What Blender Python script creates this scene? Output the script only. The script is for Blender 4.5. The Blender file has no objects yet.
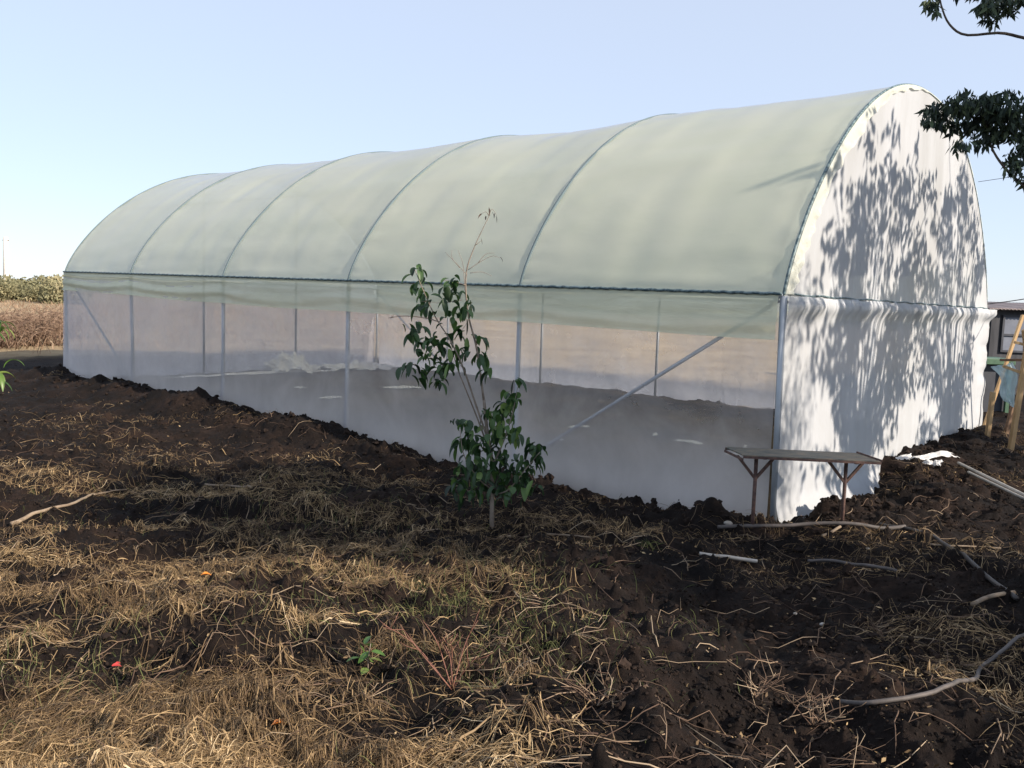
import bpy, math, random
import numpy as np
from mathutils import Matrix, Vector
random.seed(7); RS = np.random.RandomState(11)
PI = math.pi
scene = bpy.context.scene; COL = scene.collection

# ------------------------------------------------------------------ camera
HC = 1.9; F = 857.8; PITCH = 0.0956; ROLL = 0.0332
cam = bpy.data.cameras.new('camera'); co = bpy.data.objects.new('camera', cam); COL.objects.link(co)
cam.sensor_width = 36; cam.lens = F*36/1024; cam.clip_end = 3000; cam.clip_start = 0.05
co.matrix_world = Matrix.Translation((0, 0, HC)) @ Matrix.Rotation(PI/2-PITCH, 4, 'X') @ Matrix.Rotation(ROLL, 4, 'Z')
scene.camera = co
def ray(px, py):
    a, b = px-512, py-384; c, s = math.cos(ROLL), math.sin(ROLL)
    u = c*a+s*b; v = -s*a+c*b
    d = np.array([u, F*math.cos(PITCH)-v*math.sin(PITCH), -F*math.sin(PITCH)-v*math.cos(PITCH)])
    return d/d[1]
def at_y(px, py, y): return np.array([0, 0, HC])+ray(px, py)*y
def at_z(px, py, z=0.0):
    d = ray(px, py); return np.array([0, 0, HC])+d*((z-HC)/d[2])

# ------------------------------------------------------------------ noise
def _h(i, j, seed):
    n = (i.astype(np.int64)*374761393+j.astype(np.int64)*668265263+seed*1442695041) & 0x7fffffff
    n = ((n ^ (n >> 13))*1274126177) & 0x7fffffff
    return ((n ^ (n >> 16)) & 0xffffff)/float(0xffffff)
def vn(x, y, seed=0):
    x = np.asarray(x, float); y = np.asarray(y, float)
    i = np.floor(x); j = np.floor(y); fx = x-i; fy = y-j
    fx = fx*fx*fx*(fx*(fx*6-15)+10); fy = fy*fy*fy*(fy*(fy*6-15)+10)
    a = _h(i, j, seed); b = _h(i+1, j, seed); c = _h(i, j+1, seed); d = _h(i+1, j+1, seed)
    return (a+(b-a)*fx+(c-a)*fy+(a-b-c+d)*fx*fy)*2-1
def fbm(x, y, o=4, seed=0, g=.5):
    r = 0; a = 1; x = np.asarray(x, float); y = np.asarray(y, float)
    for k in range(o):
        r = r+a*vn(x, y, seed+k*17); x, y = x*1.9*.8-y*1.9*.6+5.3, x*1.9*.6+y*1.9*.8+1.7; a *= g
    return r
def sst(e0, e1, x):
    t = np.clip((x-e0)/(e1-e0), 0, 1); return t*t*(3-2*t)

# ------------------------------------------------------------------ greenhouse frame of reference
YAW = -0.8743; GO = np.array([2.398, 7.902, 0.]); GD = np.array([math.sin(YAW), math.cos(YAW), 0.]); GW = np.array([math.cos(YAW), -math.sin(YAW), 0.])
W = 8.318; HA = 4.659; PE = 2.149; QE = 1.288
APOS = [-.065, 3.046, 6.10, 9.22, 12.30, 15.06]; A1 = 15.06
def HE(a): return 2.045+.155*np.asarray(a)/15.
def loc(a, b, z): # greenhouse coordinates to world
    a = np.asarray(a, float)[..., None]; b = np.asarray(b, float)[..., None]; z = np.asarray(z, float)[..., None]
    return GO+GD*a+GW*b+z*np.array([0, 0, 1.])
def prof(t, a):
    c = np.cos(t); s = np.clip(np.sin(t), 0, 1)
    u = -np.sign(c)*np.abs(c)**(2/PE)
    return (u+1)*W/2, HE(a)+(HA-HE(a))*s**(2/QE)
def top(b, a):
    u = np.abs(np.asarray(b)*2/W-1); c = np.clip(u, 0, 1)**(PE/2); s = np.sqrt(np.clip(1-c*c, 0, 1))
    return HE(a)+(HA-HE(a))*s**(2/QE)

# ------------------------------------------------------------------ terrain
BUMPS = []   # x, y, radius, height
def bump(px, py, r, h, z=0): p = at_z(px, py, z); BUMPS.append((p[0], p[1], r, h))
bump(718, 522, .22, .22); bump(826, 512, .22, .14); bump(855, 505, .2, .12); bump(790, 520, .2, .10)
bump(870, 470, .45, .18); bump(905, 462, .45, .17); bump(950, 446, .5, .12); bump(985, 440, .6, .12)
bump(330, 432, .40, .14); bump(122, 392, .55, .16); bump(66, 380, .5, .16); bump(215, 412, .4, .10); bump(385, 452, .4, .06)
bump(600, 735, .45, .13, .3); bump(670, 665, .5, .10, .25); bump(430, 640, .5, .05, .25); bump(760, 700, .4, -.07, .3)
bump(850, 610, .8, -.05, .1); bump(980, 560, .8, .06, .1); bump(960, 700, .4, .05, .3); bump(150, 620, .6, .06, .2)
bump(60, 480, 1.2, .08); bump(310, 500, .9, .05); bump(560, 560, .6, .07, .1); bump(640, 590, .5, .05)
def G(x, y, fine=True):
    x = np.asarray(x, float); y = np.asarray(y, float)
    dx = x-GO[0]; dy = y-GO[1]
    a = dx*GD[0]+dy*GD[1]; b = dx*GW[0]+dy*GW[1]
    r = np.hypot(x, y)
    z = .30*(1-sst(1.5, 8.0, y))
    inside = sst(-.1, .15, b)*sst(W+.1, W-.15, b)*sst(-.1, .15, a)*sst(15.3, 15.0, a)
    nearf = sst(45, 12, r)
    lump = (.060*fbm(x*.9, y*.9, 3, 3)+.040*fbm(x*3.1, y*3.1, 3, 9))*(1-.72*inside)
    z = z+lump*nearf+.10*fbm(x*.05, y*.05, 2, 21)*sst(25, 60, r)
    # heaped earth along the near wall
    al = sst(-.8, .6, a)*sst(17.5, 15.5, a)
    hh = (.02+.15*sst(3.6, 6.5, a))*al*(1+.7*fbm(a*1.3, a*0+4, 2, 5))
    z = z+hh*np.exp(-((b+.50)/.42)**2)
    z = z-.13*np.exp(-((b+.18)/.35)**2)*al*sst(5.2, 3.4, a)
    # earth along the end wall
    be = sst(-.6, .2, b)
    z = z-.20*np.exp(-((a+.15)/.35)**2)*be*sst(3.4, 2.4, b)+.12*np.exp(-((a+.55)/.40)**2)*sst(2.9, 3.6, b)*sst(9.5, 8.3, b)*(1+.6*fbm(b*1.5, a, 2, 8))
    for (bx, by, br, bh) in BUMPS:
        q = ((x-bx)**2+(y-by)**2)/(br*br)
        z = z+bh*np.exp(-q)*(1+.5*vn(x*5, y*5, 31))
    if fine:
        f2 = sst(30, 8, r)*(1-.75*inside)
        n = fbm(x*9, y*9, 3, 41, .55)
        z = z+f2*(.022*n+.030*np.maximum(0, n)**2)
    return z
def hit(px, py):
    z = 0.
    for _ in range(12):
        p = at_z(px, py, z); z = .5*z+.5*float(G(p[0], p[1], False))
    return np.array([p[0], p[1], float(G(p[0], p[1]))])

# ------------------------------------------------------------------ mesh builder
class MB:
    def __init__(s): s.v = []; s.f = []; s.n = 0; s.t = []
    def add(s, v, f, t=None):
        v = np.asarray(v, float).reshape(-1, 3); f = np.asarray(f, int)
        s.v.append(v); s.f.append(f+s.n); s.n += len(v)
        s.t.append(np.full(len(v), .5) if t is None else (np.full(len(v), float(t)) if np.isscalar(t) else np.asarray(t, float)))
        return s
    def grid(s, P, t=None):           # P (n,m,3)
        n, m = P.shape[:2]; i = np.arange(n-1)[:, None]*m+np.arange(m-1)[None, :]
        return s.add(P.reshape(-1, 3), np.stack([i, i+1, i+m+1, i+m], -1).reshape(-1, 4), t)
    def tube(s, pts, rad, n=7, t=None):
        pts = np.asarray(pts, float); k = len(pts); rad = np.broadcast_to(np.asarray(rad, float), (k,))
        tg = np.gradient(pts, axis=0); tg /= np.linalg.norm(tg, axis=1)[:, None]+1e-9
        ref = np.array([0, 0, 1.]) if abs(tg[:, 2]).mean() < .8 else np.array([1., 0, 0])
        u = np.cross(tg, ref); u /= np.linalg.norm(u, axis=1)[:, None]+1e-9; w = np.cross(tg, u)
        an = np.arange(n)*2*PI/n
        P = pts[:, None]+rad[:, None, None]*(np.cos(an)[None, :, None]*u[:, None]+np.sin(an)[None, :, None]*w[:, None])
        i = np.arange(k-1)[:, None]*n; j = np.arange(n)[None, :]; j2 = (j+1) % n
        s.add(P.reshape(-1, 3), np.stack([i+j, i+j2, i+n+j2, i+n+j], -1).reshape(-1, 4), t)
        b = s.n-k*n
        s.f.append(np.array([[b+q for q in range(n)][::-1]])); s.f.append(np.array([[b+(k-1)*n+q for q in range(n)]]))
        return s
    def box(s, c, size, R=None, t=None):
        c = np.asarray(c, float); h = np.asarray(size, float)/2
        v = np.array([[x, y, z] for x in (-1, 1) for y in (-1, 1) for z in (-1, 1)])*h
        if R is not None: v = v@np.array(R).T
        return s.add(v+c, [[0, 1, 3, 2], [4, 6, 7, 5], [0, 4, 5, 1], [2, 3, 7, 6], [0, 2, 6, 4], [1, 5, 7, 3]], t)
    def beam(s, p, q, w, h=None, t=None, up=(0, 0, 1)):
        p = np.asarray(p, float); q = np.asarray(q, float); h = h or w
        d = q-p; L = np.linalg.norm(d); d /= L
        upv = np.asarray(up, float)
        if abs(d@upv) > .95: upv = np.array([1., 0, 0])
        u = np.cross(d, upv); u /= np.linalg.norm(u); w2 = np.cross(u, d)
        return s.box((p+q)/2, (L, w, h), np.stack([d, u, w2], 1), t)
    def build(s, name, mat, parent=None, smooth=True, bevel=0):
        v = np.concatenate(s.v); me = bpy.data.meshes.new(name)
        lens = np.concatenate([np.full(len(f), f.shape[1]) for f in s.f]); lp = np.concatenate([f.ravel() for f in s.f])
        me.vertices.add(len(v)); me.vertices.foreach_set('co', v.ravel())
        me.loops.add(len(lp)); me.loops.foreach_set('vertex_index', lp.astype(np.int32))
        me.polygons.add(len(lens)); st = np.concatenate([[0], np.cumsum(lens)[:-1]])
        me.polygons.foreach_set('loop_start', st.astype(np.int32)); me.polygons.foreach_set('loop_total', lens.astype(np.int32))
        me.polygons.foreach_set('use_smooth', np.full(len(lens), smooth))
        me.update(calc_edges=True)
        at = me.attributes.new('tint', 'FLOAT', 'POINT'); at.data.foreach_set('value', np.concatenate(s.t).astype(np.float32))
        me.validate()
        me.materials.append(mat)
        o = bpy.data.objects.new(name, me); COL.objects.link(o)
        if parent is not None:
            o.parent = parent; o.matrix_parent_inverse = parent.matrix_basis.inverted()
        if bevel:
            m = o.modifiers.new('bevel', 'BEVEL'); m.width = bevel; m.segments = 2; m.limit_method = 'ANGLE'
        return o
def tag(o, label=None, cat=None, group=None, kind=None):
    if label: o['label'] = label
    if cat: o['category'] = cat
    if group: o['group'] = group
    if kind: o['kind'] = kind
    return o
def empty(name, p, label=None, cat=None, group=None):
    o = bpy.data.objects.new(name, None); COL.objects.link(o); o.location = [float(q) for q in p]; o.empty_display_size = .2
    return tag(o, label, cat, group)
def smoothline(pts, n=40, jit=0, seed=0):
    pts = np.asarray(pts, float); k = len(pts)
    P = np.vstack([2*pts[0]-pts[1], pts, 2*pts[-1]-pts[-2]]); out = []
    tt = np.linspace(0, k-1-1e-6, n)
    for t in tt:
        i = int(t); f = t-i; a, b, c, d = P[i:i+4]
        out.append(.5*((2*b)+(-a+c)*f+(2*a-5*b+4*c-d)*f*f+(-a+3*b-3*c+d)*f**3))
    out = np.array(out)
    if jit:
        r = np.random.RandomState(seed); out += r.normal(0, jit, out.shape)
    return out

# ------------------------------------------------------------------ materials
def mat(name):
    m = bpy.data.materials.new(name); m.use_nodes = True; nt = m.node_tree; nt.nodes.clear()
    o = nt.nodes.new('ShaderNodeOutputMaterial')
    class N: pass
    n = N(); n.m = m; n.nt = nt; n.out = o
    def new(t, **k):
        x = nt.nodes.new(t)
        for a, b in k.items():
            if a.startswith('_'): x.inputs[int(a[1:])].default_value = b
            else: setattr(x, a, b)
        return x
    n.new = new; n.link = lambda a, b: nt.links.new(a, b)
    return n
def ramp(n, fac, stops):
    r = n.new('ShaderNodeValToRGB'); e = r.color_ramp.elements
    while len(e) < len(stops): e.new(.5)
    for i, (p, c) in enumerate(stops): e[i].position = p; e[i].color = (*c, 1)
    n.link(fac, r.inputs[0]); return r.outputs[0]
def noise(n, scale, detail=6, rough=.6, dist=0, vec=None):
    x = n.new('ShaderNodeTexNoise'); x.inputs['Scale'].default_value = scale; x.inputs['Detail'].default_value = detail
    x.inputs['Roughness'].default_value = rough; x.inputs['Distortion'].default_value = dist
    if vec is None:
        tc = n.new('ShaderNodeTexCoord'); vec = tc.outputs['Object']
    n.link(vec, x.inputs['Vector']); return x.outputs['Fac']
def simple(name, stops, scale=8, rough=.8, bump=0.0, bscale=40, metal=0, spec=.5, stretch=None):
    n = mat(name); b = n.new('ShaderNodeBsdfPrincipled')
    vec = None
    if stretch:
        tc = n.new('ShaderNodeTexCoord'); mp = n.new('ShaderNodeMapping'); mp.inputs['Scale'].default_value = stretch
        n.link(tc.outputs['Object'], mp.inputs[0]); vec = mp.outputs[0]
    n.link(ramp(n, noise(n, scale, vec=vec), stops), b.inputs['Base Color'])
    b.inputs['Roughness'].default_value = rough; b.inputs['Metallic'].default_value = metal; b.inputs['Specular IOR Level'].default_value = spec
    if bump:
        bp = n.new('ShaderNodeBump'); bp.inputs['Strength'].default_value = bump; bp.inputs['Distance'].default_value = .01
        n.link(noise(n, bscale, vec=vec), bp.inputs['Height']); n.link(bp.outputs[0], b.inputs['Normal'])
    n.link(b.outputs[0], n.out.inputs[0]); return n.m
def tinted(name, stops, rough=.7, trans=0.0, spec=.3):
    n = mat(name); at = n.new('ShaderNodeAttribute', attribute_name='tint')
    c = ramp(n, at.outputs['Fac'], stops)
    b = n.new('ShaderNodeBsdfPrincipled'); b.inputs['Roughness'].default_value = rough; b.inputs['Specular IOR Level'].default_value = spec
    n.link(c, b.inputs['Base Color']); s = b.outputs[0]
    if trans:
        t = n.new('ShaderNodeBsdfTranslucent'); n.link(c, t.inputs[0]); mx = n.new('ShaderNodeMixShader'); mx.inputs[0].default_value = trans
        n.link(s, mx.inputs[1]); n.link(t.outputs[0], mx.inputs[2]); s = mx.outputs[0]
    n.link(s, n.out.inputs[0]); return n.m
def sheet(name, col, transp, transl, gloss=.0, dirt=None, facing=0., zfade=None, wrinkle=0, wscale=6, stretch=(1, 1, 1), mottle=0, fres=0):
    """thin translucent sheet: share of light let straight through, share scattered through, rest reflected"""
    n = mat(name); tc = n.new('ShaderNodeTexCoord')
    mp = n.new('ShaderNodeMapping'); mp.inputs['Scale'].default_value = stretch; n.link(tc.outputs['Object'], mp.inputs[0])
    d = dirt or tuple(c*.86 for c in col)
    c = ramp(n, noise(n, 1.1, 7, .62, .3, vec=mp.outputs[0]), [(.35, d), (.62, col)])
    df = n.new('ShaderNodeBsdfDiffuse'); tl = n.new('ShaderNodeBsdfTranslucent'); n.link(c, df.inputs[0]); n.link(c, tl.inputs[0])
    mx = n.new('ShaderNodeMixShader'); mx.inputs[0].default_value = transl; n.link(df.outputs[0], mx.inputs[1]); n.link(tl.outputs[0], mx.inputs[2])
    s = mx.outputs[0]
    if gloss:
        g = n.new('ShaderNodeBsdfGlossy'); g.inputs['Roughness'].default_value = .32; m2 = n.new('ShaderNodeMixShader'); m2.inputs[0].default_value = gloss
        if fres:
            fn = n.new('ShaderNodeFresnel'); fn.inputs[0].default_value = fres; n.link(fn.outputs[0], m2.inputs[0])
        n.link(s, m2.inputs[1]); n.link(g.outputs[0], m2.inputs[2]); s = m2.outputs[0]
    else: g = None
    if wrinkle:
        bp = n.new('ShaderNodeBump'); bp.inputs['Strength'].default_value = wrinkle; bp.inputs['Distance'].default_value = .03
        n.link(noise(n, wscale, 4, .55, .6, vec=mp.outputs[0]), bp.inputs['Height'])
        for q in [df, tl]+([g] if g else []): n.link(bp.outputs[0], q.inputs['Normal'])
    tr = n.new('ShaderNodeBsdfTransparent'); m3 = n.new('ShaderNodeMixShader'); m3.inputs[0].default_value = transp
    fac = None
    if facing or zfade or mottle:
        v = n.new('ShaderNodeValue'); v.outputs[0].default_value = transp; fac = v.outputs[0]
        if facing:
            lw = n.new('ShaderNodeLayerWeight'); lw.inputs[0].default_value = .5
            mm = n.new('ShaderNodeMath', operation='MULTIPLY_ADD'); n.link(lw.outputs['Facing'], mm.inputs[0]); mm.inputs[1].default_value = -facing; n.link(fac, mm.inputs[2]); fac = mm.outputs[0]
        if zfade:
            sp = n.new('ShaderNodeSeparateXYZ'); n.link(tc.outputs['Object'], sp.inputs[0])
            mr = n.new('ShaderNodeMapRange', interpolation_type='SMOOTHSTEP'); n.link(sp.outputs[2], mr.inputs[0])
            for q, vv in zip((1, 2, 3, 4), zfade): mr.inputs[q].default_value = vv
            mm = n.new('ShaderNodeMath', operation='MULTIPLY'); n.link(fac, mm.inputs[0]); n.link(mr.outputs[0], mm.inputs[1]); fac = mm.outputs[0]
        if mottle:
            no = noise(n, .9, 5, .6, .5, vec=tc.outputs['Object'])
            mr = n.new('ShaderNodeMapRange'); n.link(no, mr.inputs[0])
            for q, vv in zip((1, 2, 3, 4), (.3, .7, 1-mottle, 1+mottle)): mr.inputs[q].default_value = vv
            mm = n.new('ShaderNodeMath', operation='MULTIPLY'); n.link(fac, mm.inputs[0]); n.link(mr.outputs[0], mm.inputs[1]); fac = mm.outputs[0]
        n.link(fac, m3.inputs[0])
    n.link(s, m3.inputs[1]); n.link(tr.outputs[0], m3.inputs[2]); n.link(m3.outputs[0], n.out.inputs[0])
    return n.m

# soil: dark cracked earth, tan dry grass field where the vertex attribute says so
n = mat('soil'); tc = n.new('ShaderNodeTexCoord')
c1 = ramp(n, noise(n, 1.3, 9, .68), [(.34, (.007, .0055, .0052)), (.50, (.0125, .0088, .0075)), (.62, (.026, .0165, .0125)), (.76, (.062, .040, .029))])
c2 = ramp(n, noise(n, 34, 5, .7), [(.3, (.45, .45, .45)), (.7, (1.35, 1.3, 1.25))])
mu = n.new('ShaderNodeMix', data_type='RGBA', blend_type='MULTIPLY'); mu.inputs[0].default_value = 1; n.link(c1, mu.inputs[6]); n.link(c2, mu.inputs[7])
c3 = ramp(n, noise(n, .35, 9, .72), [(.3, (.20, .14, .085)), (.5, (.33, .25, .15)), (.7, (.42, .33, .21))])
at = n.new('ShaderNodeAttribute', attribute_name='tint')
m2 = n.new('ShaderNodeMix', data_type='RGBA'); n.link(at.outputs['Fac'], m2.inputs[0]); n.link(mu.outputs[2], m2.inputs[6]); n.link(c3, m2.inputs[7])
b = n.new('ShaderNodeBsdfPrincipled'); b.inputs['Roughness'].default_value = .95; b.inputs['Specular IOR Level'].default_value = .15
n.link(m2.outputs[2], b.inputs['Base Color'])
bp = n.new('ShaderNodeBump'); bp.inputs['Strength'].default_value = .9; bp.inputs['Distance'].default_value = .025; n.link(noise(n, 28, 8, .75), bp.inputs['Height'])
n.link(bp.outputs[0], b.inputs['Normal']); n.link(b.outputs[0], n.out.inputs[0]); SOIL = n.m

M = dict(
 clod=simple('clod_earth', [(.35, (.009, .0068, .006)), (.7, (.034, .0225, .017))], 3, .95, .8, 40, spec=.15),
 straw=tinted('dry_straw', [(0, (.07, .045, .026)), (.35, (.20, .13, .065)), (.75, (.50, .35, .18)), (1, (.72, .57, .36))], .6, .2),
 field=tinted('field_straw', [(0, (.20, .125, .08)), (1, (.42, .30, .20))], .9, .2),
 grass=tinted('olive_grass', [(0, (.045, .06, .02)), (.6, (.12, .14, .045)), (1, (.30, .27, .11))], .7, .3),
 leaf=tinted('glossy_leaf', [(0, (.012, .028, .012)), (.5, (.035, .085, .025)), (.8, (.09, .17, .04)), (1, (.20, .30, .08))], .48, .35, .6),
 mango=tinted('fresh_leaf', [(0, (.04, .09, .02)), (.6, (.10, .20, .04)), (1, (.26, .30, .08))], .4, .35, .5),
 darkleaf=tinted('tree_leaf', [(0, (.022, .034, .030)), (.7, (.05, .075, .045)), (1, (.10, .13, .06))], .6, .12),
 bark=simple('bark', [(.3, (.06, .045, .035)), (.7, (.17, .13, .10))], 14, .9, .6, 60, stretch=(1, 1, .2)),
 stem=simple('stem', [(.3, (.16, .12, .09)), (.7, (.30, .25, .20))], 14, .8, .4, 60),
 twig=tinted('dry_twig', [(0, (.07, .042, .03)), (.6, (.18, .12, .08)), (1, (.40, .31, .21))], .85),
 bramble=tinted('bramble_twig', [(0, (.14, .085, .06)), (1, (.38, .27, .19))], .9),
 shrub=tinted('hazed_shrub_leaf', [(0, (.15, .15, .085)), (.6, (.27, .25, .14)), (1, (.42, .36, .22))], .9, .2),  # dry olive, lightened so the leaf colour carries the distance haze
 pipe=simple('galvanised_pipe', [(.3, (.30, .33, .36)), (.7, (.44, .47, .50))], 3, .45, .1, 40, metal=.35),
 rib=simple('rib_pipe', [(.3, (.11, .15, .16)), (.7, (.15, .19, .20))], 3, .8, 0, 40, spec=.1),
 lock=simple('wire_lock_strip', [(.45, (.035, .07, .08)), (.55, (.15, .21, .22))], 26, .5, 0, 40),
 wood=simple('raw_timber', [(.3, (.36, .22, .10)), (.7, (.58, .40, .21))], 10, .75, .3, 40, stretch=(1, 1, .15)),
 oldwood=simple('weathered_timber', [(.3, (.12, .07, .045)), (.7, (.24, .15, .09))], 10, .85, .3, 40),
 tabletop=simple('weathered_board', [(.3, (.045, .055, .05)), (.5, (.12, .11, .085)), (.7, (.24, .17, .11))], 7, .6, .3, 30, stretch=(1, 3, 1)),
 rust=simple('rusty_steel', [(.3, (.055, .035, .035)), (.7, (.19, .11, .085))], 22, .7, .3, 60, metal=.3),
 pvc=simple('grey_pvc', [(.3, (.22, .21, .19)), (.7, (.40, .38, .35))], 6, .5, .1, 30),
 hose=simple('black_hose', [(.3, (.02, .018, .018)), (.7, (.06, .05, .045))], 8, .55, .2, 30),
 oldpipe=simple('dusty_pipe', [(.3, (.05, .045, .042)), (.7, (.12, .10, .09))], 12, .7, .2, 30),
 concrete=simple('pale_pole', [(.3, (.50, .49, .46)), (.7, (.68, .66, .62))], 3, .85),
 zinc=simple('corrugated_zinc', [(.3, (.14, .12, .12)), (.7, (.27, .22, .21))], 4, .6, .2, 20, metal=.3),
 panel=simple('blue_grey_panel', [(.3, (.11, .125, .165)), (.7, (.20, .22, .27))], 2, .6),
 frame=simple('dark_frame', [(.3, (.025, .028, .04)), (.7, (.055, .06, .075))], 4, .6),
 darkwall=simple('dark_sheet_wall', [(.3, (.03, .032, .038)), (.7, (.08, .08, .09))], 3, .8, .2, 10, stretch=(3, 3, .3)),
 green=simple('green_paint', [(.3, (.045, .10, .06)), (.7, (.09, .17, .10))], 4, .5),
 stone=simple('pale_stone', [(.3, (.22, .20, .17)), (.7, (.46, .43, .39))], 12, .8, .5, 30),
 orange=simple('orange_leaf', [(.35, (.35, .09, .015)), (.65, (.62, .24, .03))], 20, .6),
 red=simple('red_leaf', [(.35, (.16, .015, .012)), (.65, (.40, .03, .025))], 20, .6),
 redtwig=simple('red_stalk', [(.3, (.13, .05, .035)), (.7, (.24, .11, .07))], 20, .7),
 bark2=simple('pale_dead_branch', [(.3, (.13, .09, .06)), (.7, (.30, .23, .16))], 12, .85, .4, 40),
)
FILM = sheet('roof_film', (.97, .99, .77), .055, .55, .04, dirt=(.93, .965, .73), fres=1.75, wrinkle=.18, wscale=1.6, stretch=(.6, .6, 1.5))
HEM = sheet('hem_film', (.95, .985, .74), .22, .5, .04, wrinkle=.5, wscale=3, stretch=(.5, .5, 2.5), mottle=.25)
NET = sheet('insect_net', (.92, .90, .92), .74, .55, 0, facing=.40, zfade=(0.0, 1.0, .42, 1.0), mottle=.26, wrinkle=.6, wscale=2.2, stretch=(1, 1, .5))
ENDF = sheet('white_end_fabric', (.66, .685, .72), .07, .36, .03, dirt=(.56, .575, .59), wrinkle=.5, wscale=3.2, stretch=(1, 1, .25))
BACKN = sheet('back_net', (.84, .82, .86), .40, .5, 0, mottle=.1)
WRAP = sheet('wrap_film', (.80, .82, .73), .10, .4, .05, wrinkle=.8, wscale=7)
PLAST = sheet('crumpled_plastic', (.86, .85, .84), .05, .3, .06, wrinkle=.6, wscale=14)
BLUESHEET = sheet('pale_blue_plastic', (.55, .72, .76), .10, .3, .06, wrinkle=.6, wscale=8)

# ------------------------------------------------------------------ ground
rr = [0.0, .5]
while rr[-1] < 1500: rr.append(rr[-1]*(1.0062 if 2.4 < rr[-1] < 22 else 1.03 if rr[-1] > 22 else 1.06)+.0005)
rr = np.array(rr)
an = np.concatenate([np.linspace(-PI, -.72, 60)[:-1], np.linspace(-.72, .72, 600), np.linspace(.72, PI, 60)[1:]])
RRg, ANg = np.meshgrid(rr, an, indexing='ij'); X = RRg*np.sin(ANg); Y = RRg*np.cos(ANg); Z = G(X, Y)
aa = (X-GO[0])*GD[0]+(Y-GO[1])*GD[1]; bb = (X-GO[0])*GW[0]+(Y-GO[1])*GW[1]
tan = sst(20.3, 23, aa+1.2*fbm(X*.25, Y*.25, 3, 77))
tan = np.maximum(tan, sst(10.5, 13, bb+1.0*fbm(X*.25, Y*.25, 3, 78))*sst(4, 7, aa))
tan = np.maximum(tan, sst(38, 60, np.hypot(X, Y)))
tan = np.maximum(tan, .16*sst(-.1, .1, aa)*sst(15.3, 15., aa)*sst(-.1, .1, bb)*sst(W+.1, W, bb)*(1+.6*fbm(X*1.3, Y*1.3, 3, 79)))
mb = MB(); mb.grid(np.stack([X, Y, Z], -1), tan.ravel())
tag(mb.build('ground', SOIL), kind='structure')

# ------------------------------------------------------------------ scatter: clods, straw, grass
def ico():
    t = (1+5**.5)/2
    v = np.array([(-1, t, 0), (1, t, 0), (-1, -t, 0), (1, -t, 0), (0, -1, t), (0, 1, t), (0, -1, -t), (0, 1, -t), (t, 0, -1), (t, 0, 1), (-t, 0, -1), (-t, 0, 1)], float)
    f = [(0, 11, 5), (0, 5, 1), (0, 1, 7), (0, 7, 10), (0, 10, 11), (1, 5, 9), (5, 11, 4), (11, 10, 2), (10, 7, 6), (7, 1, 8), (3, 9, 4), (3, 4, 2), (3, 2, 6), (3, 6, 8), (3, 8, 9), (4, 9, 5), (2, 4, 11), (6, 2, 10), (8, 6, 7), (9, 8, 1)]
    v = list(v/np.linalg.norm(v[0])); cache = {}; nf = []
    def mid(a, b):
        k = (min(a, b), max(a, b))
        if k not in cache: m = v[a]+v[b]; v.append(m/np.linalg.norm(m)); cache[k] = len(v)-1
        return cache[k]
    for a, b, c in f:
        x, y, z = mid(a, b), mid(b, c), mid(c, a); nf += [(a, x, z), (b, y, x), (c, z, y), (x, y, z)]
    return np.array(v), np.array(nf)
IV, IF = ico()
def screen_scatter(n, y0=2.6, y1=16, spread=.66):
    """ground points, denser near the viewer's side of the plot"""
    y = y0*(y1/y0)**RS.rand(n); x = (RS.rand(n)*2-1)*spread*y; return x, y
def gh(x, y):
    dx = x-GO[0]; dy = y-GO[1]; return dx*GD[0]+dy*GD[1], dx*GW[0]+dy*GW[1]
mb = MB(); x, y = screen_scatter(22000, 2.6, 20)
a, b = gh(x, y); ins = (a > -.1) & (a < 15.2) & (b > -.12) & (b < W+.1)
near = np.exp(-((b+.5)/.5)**2)*(a > -1)*(a < 16)+np.exp(-((a+.6)/.6)**2)*(b > 0)*(b < 9)
p = .28+.7*near+.25*vn(x*1.2, y*1.2, 5); keep = (RS.rand(len(x)) < p) & (~ins | (RS.rand(len(x)) < .04)); x = x[keep]; y = y[keep]; near = near[keep]; ins = ins[keep]
sz = (.006+.022*RS.rand(len(x))**4)*(1+.7*near)*(.8+.04*y)*np.where(ins, .5, 1)
z = G(x, y)
k = len(x); S = RS.uniform(.6, 1.25, (k, 1, 3)); J = 1+RS.uniform(-.38, .38, (k, len(IV), 1))
V = IV[None]*J*S*sz[:, None, None]
th = RS.rand(k)*6.28; c, s = np.cos(th)[:, None], np.sin(th)[:, None]
V = np.stack([V[..., 0]*c-V[..., 1]*s, V[..., 0]*s+V[..., 1]*c, V[..., 2]*.8], -1)+np.stack([x, y, z+sz*.15], -1)[:, None]
mb.add(V.reshape(-1, 3), (IF[None]+(np.arange(k)*len(IV))[:, None, None]).reshape(-1, 3))
tag(mb.build('soil_clods', M['clod'], smooth=False), 'crumbly dark clods of dug earth strewn over the plot', 'soil clods', kind='stuff')

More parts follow.
